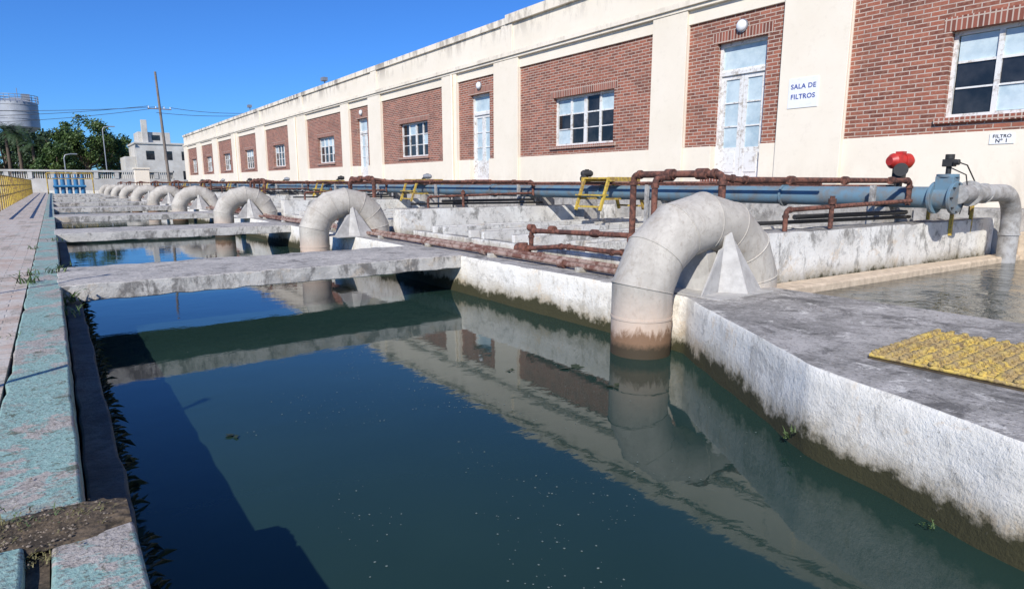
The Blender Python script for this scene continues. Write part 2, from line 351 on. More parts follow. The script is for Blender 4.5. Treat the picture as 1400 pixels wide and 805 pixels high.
# ---------------------------------------------------------------- big siphon pipes
def siphon(xa,ya,xb,yb,n,detail):
    e=empty('siphon_pipe'); r=.27
    cx,cy=(xa+xb)/2,(ya+yb)/2; d=Vector((xb-xa,yb-ya,0)); R=d.length/2; d.normalize()
    zc=.62-R; segs=7
    pts=[(xa,ya,-1.1)]
    for i in range(segs):
        t=math.pi*(i+.5)/segs; rr=R/math.cos(math.pi/segs/2)
        pts.append((cx-d.x*rr*math.cos(t),cy-d.y*rr*math.cos(t),zc+rr*math.sin(t)))
    pts+=[(xb,yb,-.9)]
    bm=bmesh.new(); tube(bm,pts,r,n,sharp=True); finish(bm,'pipe_body',MPIPE,e)
    if detail:
        bm=bmesh.new()
        P=[Vector(p) for p in pts]
        for i in range(1,len(P)-1):
            d0=(P[i]-P[i-1]).normalized(); d1=(P[i+1]-P[i]).normalized(); nn=(d0+d1).normalized()
            side=Vector((-d.y,d.x,0)); u=nn.cross(side).normalized()
            k=1/max(.5,d0.dot(nn)); m_=40; loop=[]
            for j in range(m_):
                a=2*math.pi*j/m_; c0=side*math.cos(a)*(r+.001)+u*math.sin(a)*(r+.001)*k
                fr=[]
                for q in range(6):
                    b=2*math.pi*q/6; fr.append(bm.verts.new(P[i]+c0+c0.normalized()*.006*math.cos(b)+nn*.008*math.sin(b)))
                loop.append(fr)
            for j in range(m_):
                A,Bq=loop[j],loop[(j+1)%m_]
                for q in range(6):
                    f=bm.faces.new((A[q],A[(q+1)%6],Bq[(q+1)%6],Bq[q])); f.smooth=True
        tube(bm,[(xa,ya,-.192),(xa,ya,-.172)],r+.006,40)
        finish(bm,'weld_seams',MPIPE,e)
    bm=bmesh.new()
    def solid(base,top_):
        A=[bm.verts.new(v) for v in base]; T=[bm.verts.new(v) for v in top_]; n_=len(A)
        bm.faces.new(A[::-1]); bm.faces.new(T)
        for i in range(n_): bm.faces.new((A[i],A[(i+1)%n_],T[(i+1)%n_],T[i]))
    solid([(cx-.10,cy-.22,0),(cx+.14,cy-.22,0),(cx+.14,cy+.30,0),(cx-.10,cy+.30,0)],[(cx-.06,cy-.12,.40),(cx+.06,cy-.12,.40),(cx+.06,cy+.12,.40),(cx-.06,cy+.12,.40)])
    a0=Vector((cx-.06,cy-.24,.012)); b0=Vector((cx+.10,cy-.47,.012)); c0=Vector((cx+.42,cy-.40,.012))
    a1=Vector((cx+.01,cy-.265,.52)); b1=Vector((cx+.05,cy-.30,.56)); c1=Vector((cx+.10,cy-.275,.52))
    th=Vector((.0,.014,0))
    for q in ((a0,b0,b1,a1),(b0,c0,c1,b1)):
        f1=[bm.verts.new(v) for v in q]; f2=[bm.verts.new(v+th) for v in q]
        bm.faces.new(f1); bm.faces.new(f2[::-1])
        for i in range(4): bm.faces.new((f1[i],f2[i],f2[(i+1)%4],f1[(i+1)%4]))
    q=(Vector((cx-.34,cy-.30,.012)),Vector((cx-.05,cy-.26,.012)),Vector((cx+.0,cy-.26,.42)),Vector((cx-.06,cy-.26,.40)))
    f1=[bm.verts.new(v) for v in q]; f2=[bm.verts.new(v+th) for v in q]
    bm.faces.new(f1); bm.faces.new(f2[::-1])
    for i in range(4): bm.faces.new((f1[i],f2[i],f2[(i+1)%4],f1[(i+1)%4]))
    box(bm,cx-.36,cx+.46,cy-.50,cy+.36,.001,.012)
    finish(bm,'support_saddle',MSUP,e)
siphon(4.2,3.77,5.60,3.62,56,True)
for k in range(1,10):
    siphon(3.93,3.95+PER*k,5.15,3.9+PER*k,32,k<3)

# ---------------------------------------------------------------- rusty pipes
def arc(c,a,b,r,n=5):
    c=Vector(c);a=(Vector(a)-c).normalized();b=(Vector(b)-c).normalized(); out=[]
    for i in range(n+1):
        t=i/n; out.append(c+a*r*(1-t)**2+b*r*t**2)
    return out
def rpipe(bm,pts,r,n=12,fit=True,rad=None):
    P=[Vector(p) for p in pts]; out=[P[0]]
    rad=rad or r*2.2
    for i in range(1,len(P)-1): out+=arc(P[i],P[i-1],P[i+1],rad)
    out.append(P[-1]); tube(bm,out,r,n)
    if fit:
        for i in range(1,len(P)-1):
            for q in (P[i-1],P[i+1]):
                d=(q-P[i]).normalized()
                if (q-P[i]).length>r*6: disc(bm,P[i]+d*rad*1.15,d,r*1.35,r*1.1,n)
for k in range(0,9):
    o=PER*k; e=empty('rusty_drain_pipework')
    bm=bmesh.new()
    xo=0 if k==0 else -.15
    rpipe(bm,[(5.2+xo,4.85+o,-.1),(5.2+xo,4.85+o,1.09),(5.22+xo,3.72+o,1.09),(5.22+xo,3.72+o,.72)],.036)
    rpipe(bm,[(4.98+xo,4.35+o,.5),(4.98+xo,4.35+o,1.05),(5.25+xo,4.35+o,1.05)],.032)
    disc(bm,(5.21+xo,4.35+o,1.09),(0,1,0),.055,.10,12); disc(bm,(5.21+xo,3.95+o,1.09),(0,1,0),.055,.12,12)
    disc(bm,(5.2+xo,4.85+o,.40),(0,0,1),.055,.1,12)
    rpipe(bm,[(5.2+xo,4.85+o,.42),(5.25+xo,6.75+o,.36),(5.25+xo,6.75+o,.10)],.032)
    rpipe(bm,[(5.12+xo,6.9+o,.10),(5.12+xo,5.9+o,.22),(5.12+xo,5.0+o,.22),(5.5+xo,4.95+o,.22)],.030)
    for yy in (5.5,6.3,6.75): disc(bm,(5.25+xo,yy+o,.40),(0,1,0),.05,.09,12)
    disc(bm,(5.1+xo,6.75+o,.12),(0,0,1),.075,.16,12); disc(bm,(5.1+xo,6.75+o,.12),(0,1,0),.065,.24,12)
    finish(bm,'pipes',MRUST,e)
    bm=bmesh.new()
    tube(bm,[(4.82,4.7+o,.06),(4.83,6.5+o,.064),(4.81,8.9+o,.058),(4.82,4.7+o+PER-.2,.06)],.034,12)
    tube(bm,[(4.98,4.9+o,.085),(4.97,7.5+o,.08),(4.98,4.9+o+PER-.4,.085)],.03,12)
    tube(bm,[(5.13,4.9+o,.06),(5.15,8.0+o,.06),(5.13,4.9+o+PER-.4,.06)],.028,12)
    for j in range(4): disc(bm,(4.82,5.6+o+j*1.7,.06),(0,1,0),.05,.10,12); disc(bm,(4.98,6.2+o+j*1.7,.085),(0,1,0),.046,.09,12)
    finish(bm,'long_pipes',MRUST2,e)
    bm=bmesh.new()
    for j in range(4): box(bm,4.74,5.2,5.2+o+j*1.8,5.28+o+j*1.8,0.0,.055)
    finish(bm,'sleepers',MBAS,e)
    bm=bmesh.new()
    rpipe(bm,[(5.22+xo,3.95+o,1.09),(5.55+xo,3.75+o,1.03),(8.85,3.52+o,1.03),(8.85,3.52+o,.72)],.032)
    for x in (6.3,7.3,8.3): disc(bm,(x,3.70-.0697*(x-5.55)+o,1.03),(1,0,0),.046,.08,12)
    rpipe(bm,[(6.2,3.62+o,.50),(6.2,3.62+o,.72),(8.75,3.45+o,.78)],.026)
    rpipe(bm,[(7.0,3.55+o,.50),(7.0,3.55+o,.86)],.026)
    disc(bm,(7.0,3.55+o,.80),(0,0,1),.042,.06,12)
    finish(bm,'cross_run',MRUST,e)
    bm=bmesh.new(); rpipe(bm,[(6.6,3.75+o,.63),(8.9,3.55+o,.63)],.028); rpipe(bm,[(5.9,3.8+o,.58),(9.2,3.62+o,.56)],.022)
    finish(bm,'black_hose',MBLACK,e)

# ---------------------------------------------------------------- blue main
e=empty('blue_water_main')
bm=bmesh.new(); tube(bm,[(9.0,3.3,.82),(9.0,78,.82)],.135,24)
tube(bm,[(9.42,4.2,.80),(9.42,78,.80)],.07,16)
for k in range(20): disc(bm,(9.0,5.3+k*3.9,.82),(0,1,0),.165,.03,24)
finish(bm,'main_pipe',MBLUE,e)
bm=bmesh.new(); tube(bm,[(9.7,4.0,.95),(9.7,78,.95)],.03,10); tube(bm,[(8.72,4.6,1.0),(8.72,78,1.0)],.028,10); finish(bm,'conduit',MRUST,e)
bm=bmesh.new()
for k in range(19):
    y=3.9+k*3.9
    box(bm,8.85,9.15,y-.12,y+.12,-.6,.69)
    box(bm,9.3,9.75,y-.07,y+.07,-.6,.73)
    box(bm,8.69,8.75,y-.03,y+.03,-.3,.97)
finish(bm,'pipe_stands',MDECK,e)
e=empty('blue_gate_valve')
bm=bmesh.new(); disc(bm,(9.0,3.27,.82),(.1,1,0),.20,.04,28); disc(bm,(9.0,3.05,.82),(.1,1,0),.20,.04,28); tube(bm,[(9,3.27,.82),(9,3.05,.82)],.14,24)
box(bm,8.90,9.10,3.06,3.26,.82,1.08); disc(bm,(9,3.16,1.09),(0,0,1),.12,.04,20)
finish(bm,'valve_body',MBLUE,e,.006)
bm=bmesh.new(); tube(bm,[(9,3.16,1.1),(9,3.16,1.24)],.03,12); box(bm,8.94,9.06,3.10,3.22,1.2,1.29); disc(bm,(9,3.16,1.32),(0,0,1),.05,.06,16); tube(bm,[(8.94,3.09,1.25),(8.94,3.03,1.25)],.035,14)
for a in range(8):
    t=a*math.pi/4; disc(bm,(9+.17*math.cos(t),3.03,.82+.17*math.sin(t)),(0,1,0),.013,.03,6)
finish(bm,'actuator',MBLACK,e,.006)
bm=bmesh.new(); tube(bm,[(9.05,3.15,1.28),(9.25,3.05,1.22),(9.38,2.98,1.0),(9.33,3.0,.75),(9.5,3.05,.6)],.008,8); tube(bm,[(8.95,3.15,1.2),(9.1,3.0,1.1),(9.22,3.0,.9),(9.1,3.02,.62)],.007,8); finish(bm,'cables',MBLACK,e)
e=empty('gray_outlet_pipe')
bm=bmesh.new(); pts=[(9.02,3.03,.86),(9.3,3.02,.87),(10.35,2.97,.87)]+[(10.35+.42*math.sin(t),2.97-.02*math.sin(t),.45+.42*math.cos(t)) for t in [math.pi/2*i/8 for i in range(1,9)]]+[(10.77,2.95,-.5)]
tube(bm,pts,.115,24); disc(bm,(9.34,3.02,.87),(1,-.05,0),.16,.035,24); disc(bm,(9.75,3.0,.87),(1,-.05,0),.13,.03,24); disc(bm,(10.77,2.95,.30),(0,0,1),.13,.03,24)
finish(bm,'pipe',MGRAYP,e)

def actuator(x,y,z,mat,s=1):
    e=empty('valve_actuator')
    a=Vector((.9,-.35,0)).normalized()
    bm=bmesh.new(); disc(bm,(x,y,z),a,.105*s,.26*s,24)
    for sg in (-1,1): tube(bm,[Vector((x,y,z))+a*sg*.13*s,Vector((x,y,z))+a*sg*.19*s],.105*s,24,.06*s)
    disc(bm,Vector((x,y,z))+a*.02,a,.115*s,.02,24)
    box(bm,x-.05*s,x+.05*s,y-.05*s,y+.05*s,z+.06*s,z+.13*s); finish(bm,'motor_housing',mat,e)
    bm=bmesh.new(); box(bm,x-.08,x+.08,y-.06,y+.06,z-.24,z-.09); tube(bm,[(x,y,z-.24),(x,y,.62)],.03,12); disc(bm,(x,y,z-.25),(0,0,1),.12,.025,18)
    tube(bm,[Vector((x-.1,y-.05,z-.14)),Vector((x-.2,y-.1,z-.12))],.02,10); disc(bm,(x-.2,y-.1,z-.12),(-.9,-.4,0),.09,.012,20)
    for sg in (-1,1): beam(bm,(x+sg*.09,y,z-.25),(x+sg*.12,y,.62),.025,.025)
    finish(bm,'gearbox',MBLACK,e,.004)
    bm=bmesh.new(); box(bm,x-.22,x+.22,y-.16,y+.16,-.6,.64); finish(bm,'plinth',MDECK,e,.01)
actuator(9.55,3.95,1.30,MRED)
for k in range(1,9): actuator(10.2,3.2+PER*k,1.22,MBLACK if k%2 else MSTEEL,.75); 
def stile(x,y):
    e=empty('yellow_crossover_steps'); bm=bmesh.new(); h=1.08; z0=.48
    for i in range(4): box(bm,x-.42+i*.105*2,x-.42+i*.105*2+.17,y-.35,y+.35,h,h+.03)
    box(bm,x-.45,x+.43,y-.38,y-.352,h-.05,h+.035); box(bm,x-.45,x+.43,y+.352,y+.38,h-.05,h+.035)
    for sy in (-.34,.34):
        beam(bm,(x-.40,y+sy,h),(x-.62,y+sy,z0),.05,.05); beam(bm,(x+.38,y+sy,h),(x+.60,y+sy,z0),.05,.05)
        beam(bm,(x-.55,y+sy,.70),(x+.53,y+sy,.70),.035,.035)
    for sx in (-.52,.50):
        box(bm,x+sx-.10,x+sx+.10,y-.36,y+.36,.76,.785)
        beam(bm,(x+sx*1.1,y-.34,.55),(x+sx*1.1,y+.34,.55),.035,.035)
    finish(bm,'frame',MYEL,e)
for k in range(0,9): stile(9.0,9.0+PER*k)
bm=bmesh.new(); box(bm,9.75,10.5,3.3,3.9,.86,.9)
for x in (9.78,10.47):
    for y in (3.33,3.87): beam(bm,(x,y,.86),(x,y,.3),.04,.04)
finish(bm,'yellow_step_platform',MYEL)
# grating
e=empty('yellow_grating'); bm=bmesh.new()
gx0,gx1,gy0,gy1=3.72,4.68,-.3,1.6
for i in range(26):
    y=gy0+.02+(gy1-gy0-.04)*i/25
    pts=[]
    for j in range(25):
        x=gx0+.02+(gx1-gx0-.04)*j/24; pts.append((x,y+.006*math.sin(j*1.9+i)+random.uniform(-.003,.003),.030+random.uniform(-.005,.005)))
    tube(bm,pts,.019,6)
for j in range(20):
    x=gx0+.02+(gx1-gx0-.04)*j/19; tube(bm,[(x,gy0,.020),(x,gy1,.020)],.012,6)
for i in range(26):
    for j in range(20):
        x=gx0+.02+(gx1-gx0-.04)*j/19; y=gy0+.02+(gy1-gy0-.04)*i/25
        if random.random()<.8: disc(bm,(x+random.uniform(-.008,.008),y,.041),(0,0,1),random.uniform(.012,.02),.012,6)
finish(bm,'bars',MGRATE,e)
bm=bmesh.new(); box(bm,gx0,gx1,gy0,gy1,.001,.008); finish(bm,'painted_dark_pit',simple('dark_opening_plate',(.10,.07,.035),(.035,.025,.018),.9),e)  # dark brown plate, its colour stands in for the shaded opening below the bars
# loose grit on paving and platform
bm=bmesh.new(); rnd=random.Random(21)
def grit(x,y,z,s):
    a=[bm.verts.new((x+s*rnd.uniform(.5,1)*math.cos(t),y+s*rnd.uniform(.5,1)*math.sin(t),z)) for t in (0,1.3,2.5,3.8,5)]
    t=bm.verts.new((x,y,z+s*rnd.uniform(.3,.8)))
    for i in range(5): bm.faces.new((a[i],a[(i+1)%5],t))
for i in range(1000):
    if i<380: x,y,z=rnd.uniform(-1.2,-.02),rnd.uniform(1.4,9),.013
    elif i<680: x,y,z=rnd.gauss(-.13,.09),rnd.gauss(2.14,.06),.022; x=min(x,.06)
    else:
        y=rnd.uniform(.2,3.3); x=rnd.uniform(3.0+max(0,(y-1.2))*.7,5.5); z=.0
        if gx0-.05<x<gx1+.05 and y<1.65: continue
    if not 380<=i<680 and noise.noise(Vector((x*3,y*2,9)))<0: continue
    grit(x,y,z,rnd.choice((.003,.004,.005,.008)))
finish(bm,'loose_grit',simple('grit',(.26,.21,.16),(.08,.065,.045),.95))

# ---------------------------------------------------------------- filter building
bld=empty('brick_filter_building')
FX=12.0
bigs=[(10.68+10.07*k,16.07+10.07*k) for k in range(-1,3)]+[(39.5,44.7),(47,52.3),(54.4,59.7),(61.8,67.1),(69.3,74.6)]
doors=[(7.32+10.07*k,9.67+10.07*k) for k in range(-1,3)]
YS,YE=-9.0,76.6
panels=sorted([(a,b,'w') for a,b in bigs]+[(a,b,'d') for a,b in doors])
bc=bmesh.new(); bb_=bmesh.new(); bsd=bmesh.new(); fr=bmesh.new(); gl=bmesh.new(); fg=bmesh.new(); sl=bmesh.new(); dv=bmesh.new()
def fbox(bm,y0,y1,z0,z1,x0,x1): box(bm,x0,x1,y0,y1,z0,z1)
ZB,ZT=1.81,4.5
random.seed(3)
prev=YS
def window(yc,w,z0,z1,broken=0):
    y0,y1=yc-w/2,yc+w/2
    x=FX+.22; 
    fbox(dv,y0,y1,z0,z1,x+.10,x+.12)
    t=.06
    fbox(fr,y0,y1,z0,z0+t,x-.03,x+.06); fbox(fr,y0,y1,z1-t,z1,x-.03,x+.06)
    fbox(fr,y0,y0+t,z0+t,z1-t,x-.03,x+.06); fbox(fr,y1-t,y1,z0+t,z1-t,x-.03,x+.06)
    nc=4 if w>1.8 else 3
    iw=(y1-y0-2*t)
    zt=z0+t+(z1-z0-2*t)*.66; zm=z0+t+(z1-z0-2*t)*.33
    for c in range(nc):
        a=y0+t+iw*c/nc; b=y0+t+iw*(c+1)/nc
        if c: fbox(fr,a-(.06 if c==nc//2 else .036),a+(.06 if c==nc//2 else .036),z0+t,z1-t,x-.025,x+.05)
        fbox(fr,a+.03,b-.03,zt-.019,zt+.019,x-.015,x+.04); fbox(fr,a+.03,b-.03,zm-.014,zm+.014,x-.012,x+.04)
        for (p,q,top) in ((z0+t,zm,0),(zm,zt,0),(zt,z1-t,1)):
            fro= top and random.random()<.75 or (not top and random.random()<.12)
            fbox(fg if fro else gl,a+.02,b-.02,p+.008,q-.008,x+.012,x+.02)
    fbox(sl,y0-.10,y1+.10,z0-.09,z0-.005,FX-.01,x+.05)
    fbox(bsd,y0-.12,y1+.12,z1+.001,z1+.22,FX+.046,FX+.30)
def door(yc,w,z0,z1):
    y0,y1=yc-w/2,yc+w/2; x=FX+.24; t=.07; ztr=z0+2.18
    fbox(dv,y0,y1,z0,z1,x+.08,x+.09)
    fbox(fr,y0,y0+t,z0,z1,x-.06,x+.06); fbox(fr,y1-t,y1,z0,z1,x-.06,x+.06); fbox(fr,y0+t,y1-t,z1-t,z1,x-.06,x+.06)
    fbox(fr,y0+t,y1-t,ztr,ztr+.08,x-.07,x+.06)
    fbox(fr,y0+t,y1-t,ztr+.08,ztr+.13,x-.03,x+.03); fbox(fg,y0+t,y1-t,ztr+.13,z1-t,x,x+.01)
    ym=(y0+y1)/2
    for a,b in ((y0+t,ym-.006),(ym+.006,y1-t)):
        s=.09
        fbox(fr,a,a+s,z0,ztr,x-.03,x+.02); fbox(fr,b-s,b,z0,ztr,x-.03,x+.02)
        fbox(fr,a+s,b-s,z0,z0+.65,x-.022,x+.02); fbox(fr,a+s,b-s,ztr-.09,ztr,x-.028,x+.02)
        fbox(fr,a+s+.03,b-s-.03,z0+.12,z0+.55,x-.04,x-.024)
        for zz in (z0+1.10,z0+1.60): fbox(fr,a+s,b-s,zz-.015,zz+.015,x-.025,x+.02)
        fbox(fg,a+s,b-s,z0+.65,ztr-.09,x-.001,x+.008)
    fbox(bsd,y0-.12,y1+.12,z1+.001,z1+.22,FX+.046,FX+.30)
    fbox(sl,y0-.15,y1+.15,z0-.08,z0-.002,FX-.12,x+.1)
for (a,b,t) in panels:
    if a>prev: 
        fbox(bc,prev,a,ZB,ZT,FX+.0,FX+.33)
        fbox(bc,prev+.002,a-.002,.2,4.80,FX-.07,FX-.001)
        fbox(bc,prev,a,-.6,ZB,FX,FX+.33)
    c=(a+b)/2
    if t=='w':
        w,h0,h1=2.47,2.06,3.42; c=c-.12
        fbox(bb_,a,b,ZB,h0,FX+.05,FX+.30); fbox(bb_,a,b,h1,ZT,FX+.051,FX+.30)
        fbox(bb_,a,c-w/2,h0,h1,FX+.05,FX+.30); fbox(bb_,c+w/2,b,h0,h1,FX+.05,FX+.30)
        window(c,w,h0,h1)
        fbox(bc,a,b,-.6,ZB,FX,FX+.33)
    else:
        w,h0,h1=1.2,1.12,3.98; c=c-.18
        fbox(bb_,a,b,h1,ZT,FX+.051,FX+.30)
        fbox(bb_,a,c-w/2,ZB,h1,FX+.05,FX+.30); fbox(bb_,c+w/2,b,ZB,h1,FX+.05,FX+.30)
        door(c,w,h0,h1)
        fbox(bc,a,c-w/2,-.6,ZB,FX,FX+.33); fbox(bc,c+w/2,b,-.6,ZB,FX,FX+.33); fbox(bc,c-w/2,c+w/2,-.6,h0-.08,FX,FX+.33)
        le=empty('bulkhead_lamp'); lb=bmesh.new(); disc(lb,(FX+.03,c,4.24),(1,0,0),.135,.04,24); finish(lb,'ring',MSTEEL,le)
        lb=bmesh.new(); bmesh.ops.create_uvsphere(lb,u_segments=20,v_segments=12,radius=.115,matrix=Matrix.Translation((FX+.0,c,4.24))@Matrix.Diagonal((.6,1,1,1)))
        for f in lb.faces: f.smooth=True
        finish(lb,'globe',MSIGN,le)
    prev=b
fbox(bc,prev,YE,-.6,ZT,FX,FX+.33); fbox(bc,prev+.002,YE,.2,4.80,FX-.07,FX-.001)
fbox(bc,YS,YE,ZT,5.85,FX-.0,FX+.33)
fbox(bc,YS,YE+.08,4.88,5.0,FX-.14,FX-.002); fbox(bc,YS,YE+.04,4.802,4.878,FX-.09,FX-.003)
fbox(bc,16.702,YE+.1,5.85,6.05,FX-.07,FX+.40)
fbox(bc,YS,16.7,5.85,6.12,FX-.10,FX+.40)
for y in (6.6,16.7,26.8,36.9,46,60): fbox(bc,y-.3,y+.3,5.002,5.848,FX-.05,FX-.001)
fbox(bc,YS,YE,-.6,5.3,FX+.332,FX+10)
fbox(bc,YE-.3,YE,5.302,6.04,FX+.41,FX+10)
finish(bc,'walls',MCREAM,bld,.008); finish(bb_,'brick_panels',MBRICK,bld); finish(bsd,'brick_lintels',MSOLD,bld); finish(fr,'joinery',MWHITE,bld)
finish(gl,'glass_panes',MGLASS,bld); finish(fg,'frosted_panes',MFROST,bld); finish(sl,'sills',MSOLD,bld); finish(dv,'interior_dark',MDARK,bld)
bm=bmesh.new()
for (y,h) in ((49,.35),(33.5,.25)):
    tube(bm,[(12.2,y,6.04),(12.2,y,6.04+h)],.03,8); box(bm,12.05,12.3,y-.2,y+.2,6.04+h,6.04+h+.18)
finish(bm,'roof_floodlights',MSTEEL,bld)
bm=bmesh.new()
for y in (19.95,37.9,52.9): tube(bm,[(FX-.12,y,.6),(FX-.12,y,4.78)],.045,10)
finish(bm,'downpipes',MCREAM,bld)
def sign(name,y1,y0,z0,z1,x,lines,mat):
    e=empty(name); bm=bmesh.new(); box(bm,x-.012,x,y0,y1,z0,z1); finish(bm,'board',MSIGN,e,.002)
    for (txt,z,size) in lines:
        c=bpy.data.curves.new(name+'_text','FONT'); c.body=txt; c.size=size; c.align_x='CENTER'; c.align_y='CENTER'; c.extrude=.001; c.offset=.003*size/.13; c.space_character=1.08
        o=bpy.data.objects.new('lettering',c); COL.objects.link(o); o.parent=e
        o.location=(x-.0135,(y0+y1)/2,z); o.rotation_euler=(math.radians(90),0,math.radians(-90)); c.materials.append(mat)
sign('room_name_sign',7.10,6.50,2.44,3.0,FX-.072,[('SALA DE',2.84,.125),('FILTROS',2.65,.125)],MTXT)
sign('filter_number_sign',3.70,3.38,1.60,1.76,FX-.002,[('FILTRO',1.715,.07),('Nº 1',1.645,.08)],MTXTK)

# ---------------------------------------------------------------- yellow railing (left)
e=empty('yellow_railing'); bm=bmesh.new()
for z in (1.3,.9,.5): tube(bm,[(-1.6,22,z),(-1.6,78,z)],.03,8)
for i in range(41): tube(bm,[(-1.6,22+1.4*i,0),(-1.6,22+1.4*i,1.3)],.03,8)
finish(bm,'rails',MYEL,e)
for (x,y,h) in ((-1.6,2.97,1.50),(-1.6,6.54,1.75)):
    e=empty('steel_post'); bm=bmesh.new(); tube(bm,[(x,y,0),(x,y,h)],.022,10); disc(bm,(x,y,.01),(0,0,1),.08,.02,12); disc(bm,(x,y,h),(0,0,1),.035,.03,10); finish(bm,'post',MSTEEL,e)
e=empty('blue_pump_manifold'); bm=bmesh.new()
for i in range(5):
    x=.35+i*.52; tube(bm,[(x,74,0),(x,74,1.5)],.19,16); disc(bm,(x,74,1.5),(0,0,1),.24,.08,16); tube(bm,[(x,74,1.5),(x,74,1.85)],.08,12)
tube(bm,[(.1,73.7,.7),(2.7,73.7,.7)],.12,14); finish(bm,'pumps',MBLUE2,e)
e=empty('yellow_guard_frame'); bm=bmesh.new()
for x in (-.3,3.2):
    tube(bm,[(x,72,0),(x,72,1.9)],.05,8)
tube(bm,[(-.3,72,1.9),(3.2,72,1.9)],.05,8); tube(bm,[(-.3,72,1.4),(3.2,72,1.4)],.035,8); finish(bm,'frame',MYEL,e)
bm=bmesh.new(); box(bm,7.0,8.3,75,76.2,-.6,2.4); box(bm,6.9,8.4,74.9,76.3,2.4,2.55); finish(bm,'concrete_control_cabin',MCREAM,None,.03)
e=empty('boundary_balustrade'); bm=bmesh.new()
box(bm,-14,12,86,86.35,-.05,1.5); box(bm,-14,12,85.9,86.45,2.25,2.45)
for i in range(14): box(bm,-14+i*2.0,-13.6+i*2.0,85.95,86.4,1.5,2.25)
for i in range(130):
    x=-13.5+i*.2
    if (x+14)%2<.45: continue
    tube(bm,[(x,86.17,1.5),(x,86.17,2.25)],.05,6)
finish(bm,'balusters_and_wall',MWBLD,e)

# ---------------------------------------------------------------- background
wb=empty('white_rendered_building'); bm=bmesh.new()
bx,by=9.8,101
box(bm,bx,bx+10,by,by+9,-.1,6.3); box(bm,bx-.15,bx+10.1,by-.15,by+9.1,6.3,6.55); box(bm,bx+.5,bx+4.5,by+1,by+6,6.55,8.0)
box(bm,bx-1.3,bx-.002,by+1,by+8,-.1,4.6); box(bm,bx+1,bx+1.7,by+.5,by+1.2,6.56,9.6)
finish(bm,'walls',MWBLD,wb,.03)
bm=bmesh.new()
for x in (1.2,3.4,5.6):
    for z in (1.5,4.2): box(bm,bx+x,bx+x+1.0,by-.03,by+.05,z,z+1.2)
box(bm,bx+2.2,bx+3.2,by+.97,by+1.1,6.9,7.6)
finish(bm,'windows',MGLASS,wb)
tk=empty('elevated_water_tank'); bm=bmesh.new(); tx,ty=-4.2,171
tube(bm,[(tx,ty,12.6),(tx,ty,13.4),(tx,ty,17.6)],3.6,40); tube(bm,[(tx,ty,17.6),(tx,ty,18.5)],3.6,40,1.0); tube(bm,[(tx,ty,11.2),(tx,ty,12.6)],2.0,30,3.6)
tube(bm,[(tx,ty,0),(tx,ty,11.3)],1.9,24); finish(bm,'shell',MTANK,tk)
bm=bmesh.new()
for zz in (18.0,18.5,19.0):
    pts=[(tx+3.75*math.cos(a),ty+3.75*math.sin(a),zz) for a in [2*math.pi*i/32 for i in range(33)]]; tube(bm,pts,.06,6)
for i in range(24):
    a=2*math.pi*i/24; tube(bm,[(tx+3.75*math.cos(a),ty+3.75*math.sin(a),17.5),(tx+3.75*math.cos(a),ty+3.75*math.sin(a),19.0)],.05,6)
for zz in (14.2,15.6,17.0): 
    pts=[(tx+3.63*math.cos(a),ty+3.63*math.sin(a),zz) for a in [2*math.pi*i/32 for i in range(33)]]; tube(bm,pts,.05,6)
tube(bm,[(tx+.3,ty,18.2),(tx+.3,ty,20.6)],.06,6); box(bm,tx+1.0,tx+2.4,ty-1,ty+.4,18.1,19.4)
finish(bm,'handrail',MSTEEL,tk)
e=empty('utility_pole'); bm=bmesh.new(); tube(bm,[(10.75,80,-.1),(10.35,80,12.9)],.17,12,.11); beam(bm,(9.3,80,9.0),(11.6,80,9.0),.1,.1); finish(bm,'pole',MWOOD,e)
bm=bmesh.new()
for x in (9.4,10.1,10.9,11.5): tube(bm,[(x,80,9.05),(x,80,9.25)],.05,8)
finish(bm,'insulators',MSIGN,e)
e=empty('power_lines'); bm=bmesh.new()
for (p,q,sag) in (((9.4,80,9.25),(-25,104,9.0),1.0),((10.9,80,9.25),(-25,106,8.4),1.3),((10.1,80,9.2),(-25,100,9.9),.9),((11.5,80,9.2),(22,70,8.8),.5),((10.1,80,8.6),(21,68,8.3),.4)):
    p=Vector(p);q=Vector(q); tube(bm,[p.lerp(q,t/16)-Vector((0,0,sag*4*(t/16)*(1-t/16))) for t in range(17)],.026,5)
finish(bm,'cables',MBLACK,e)
for (x,y,h) in ((6.1,99,8.3),(1.6,97,4.6)):
    e=empty('street_lamp'); bm=bmesh.new(); tube(bm,[(x,y,0),(x,y,h-.5),(x+.15,y,h-.15),(x+.8,y,h)],.06,8); box(bm,x+.7,x+1.4,y-.12,y+.12,h-.06,h+.06); finish(bm,'post_and_head',MSTEEL,e)

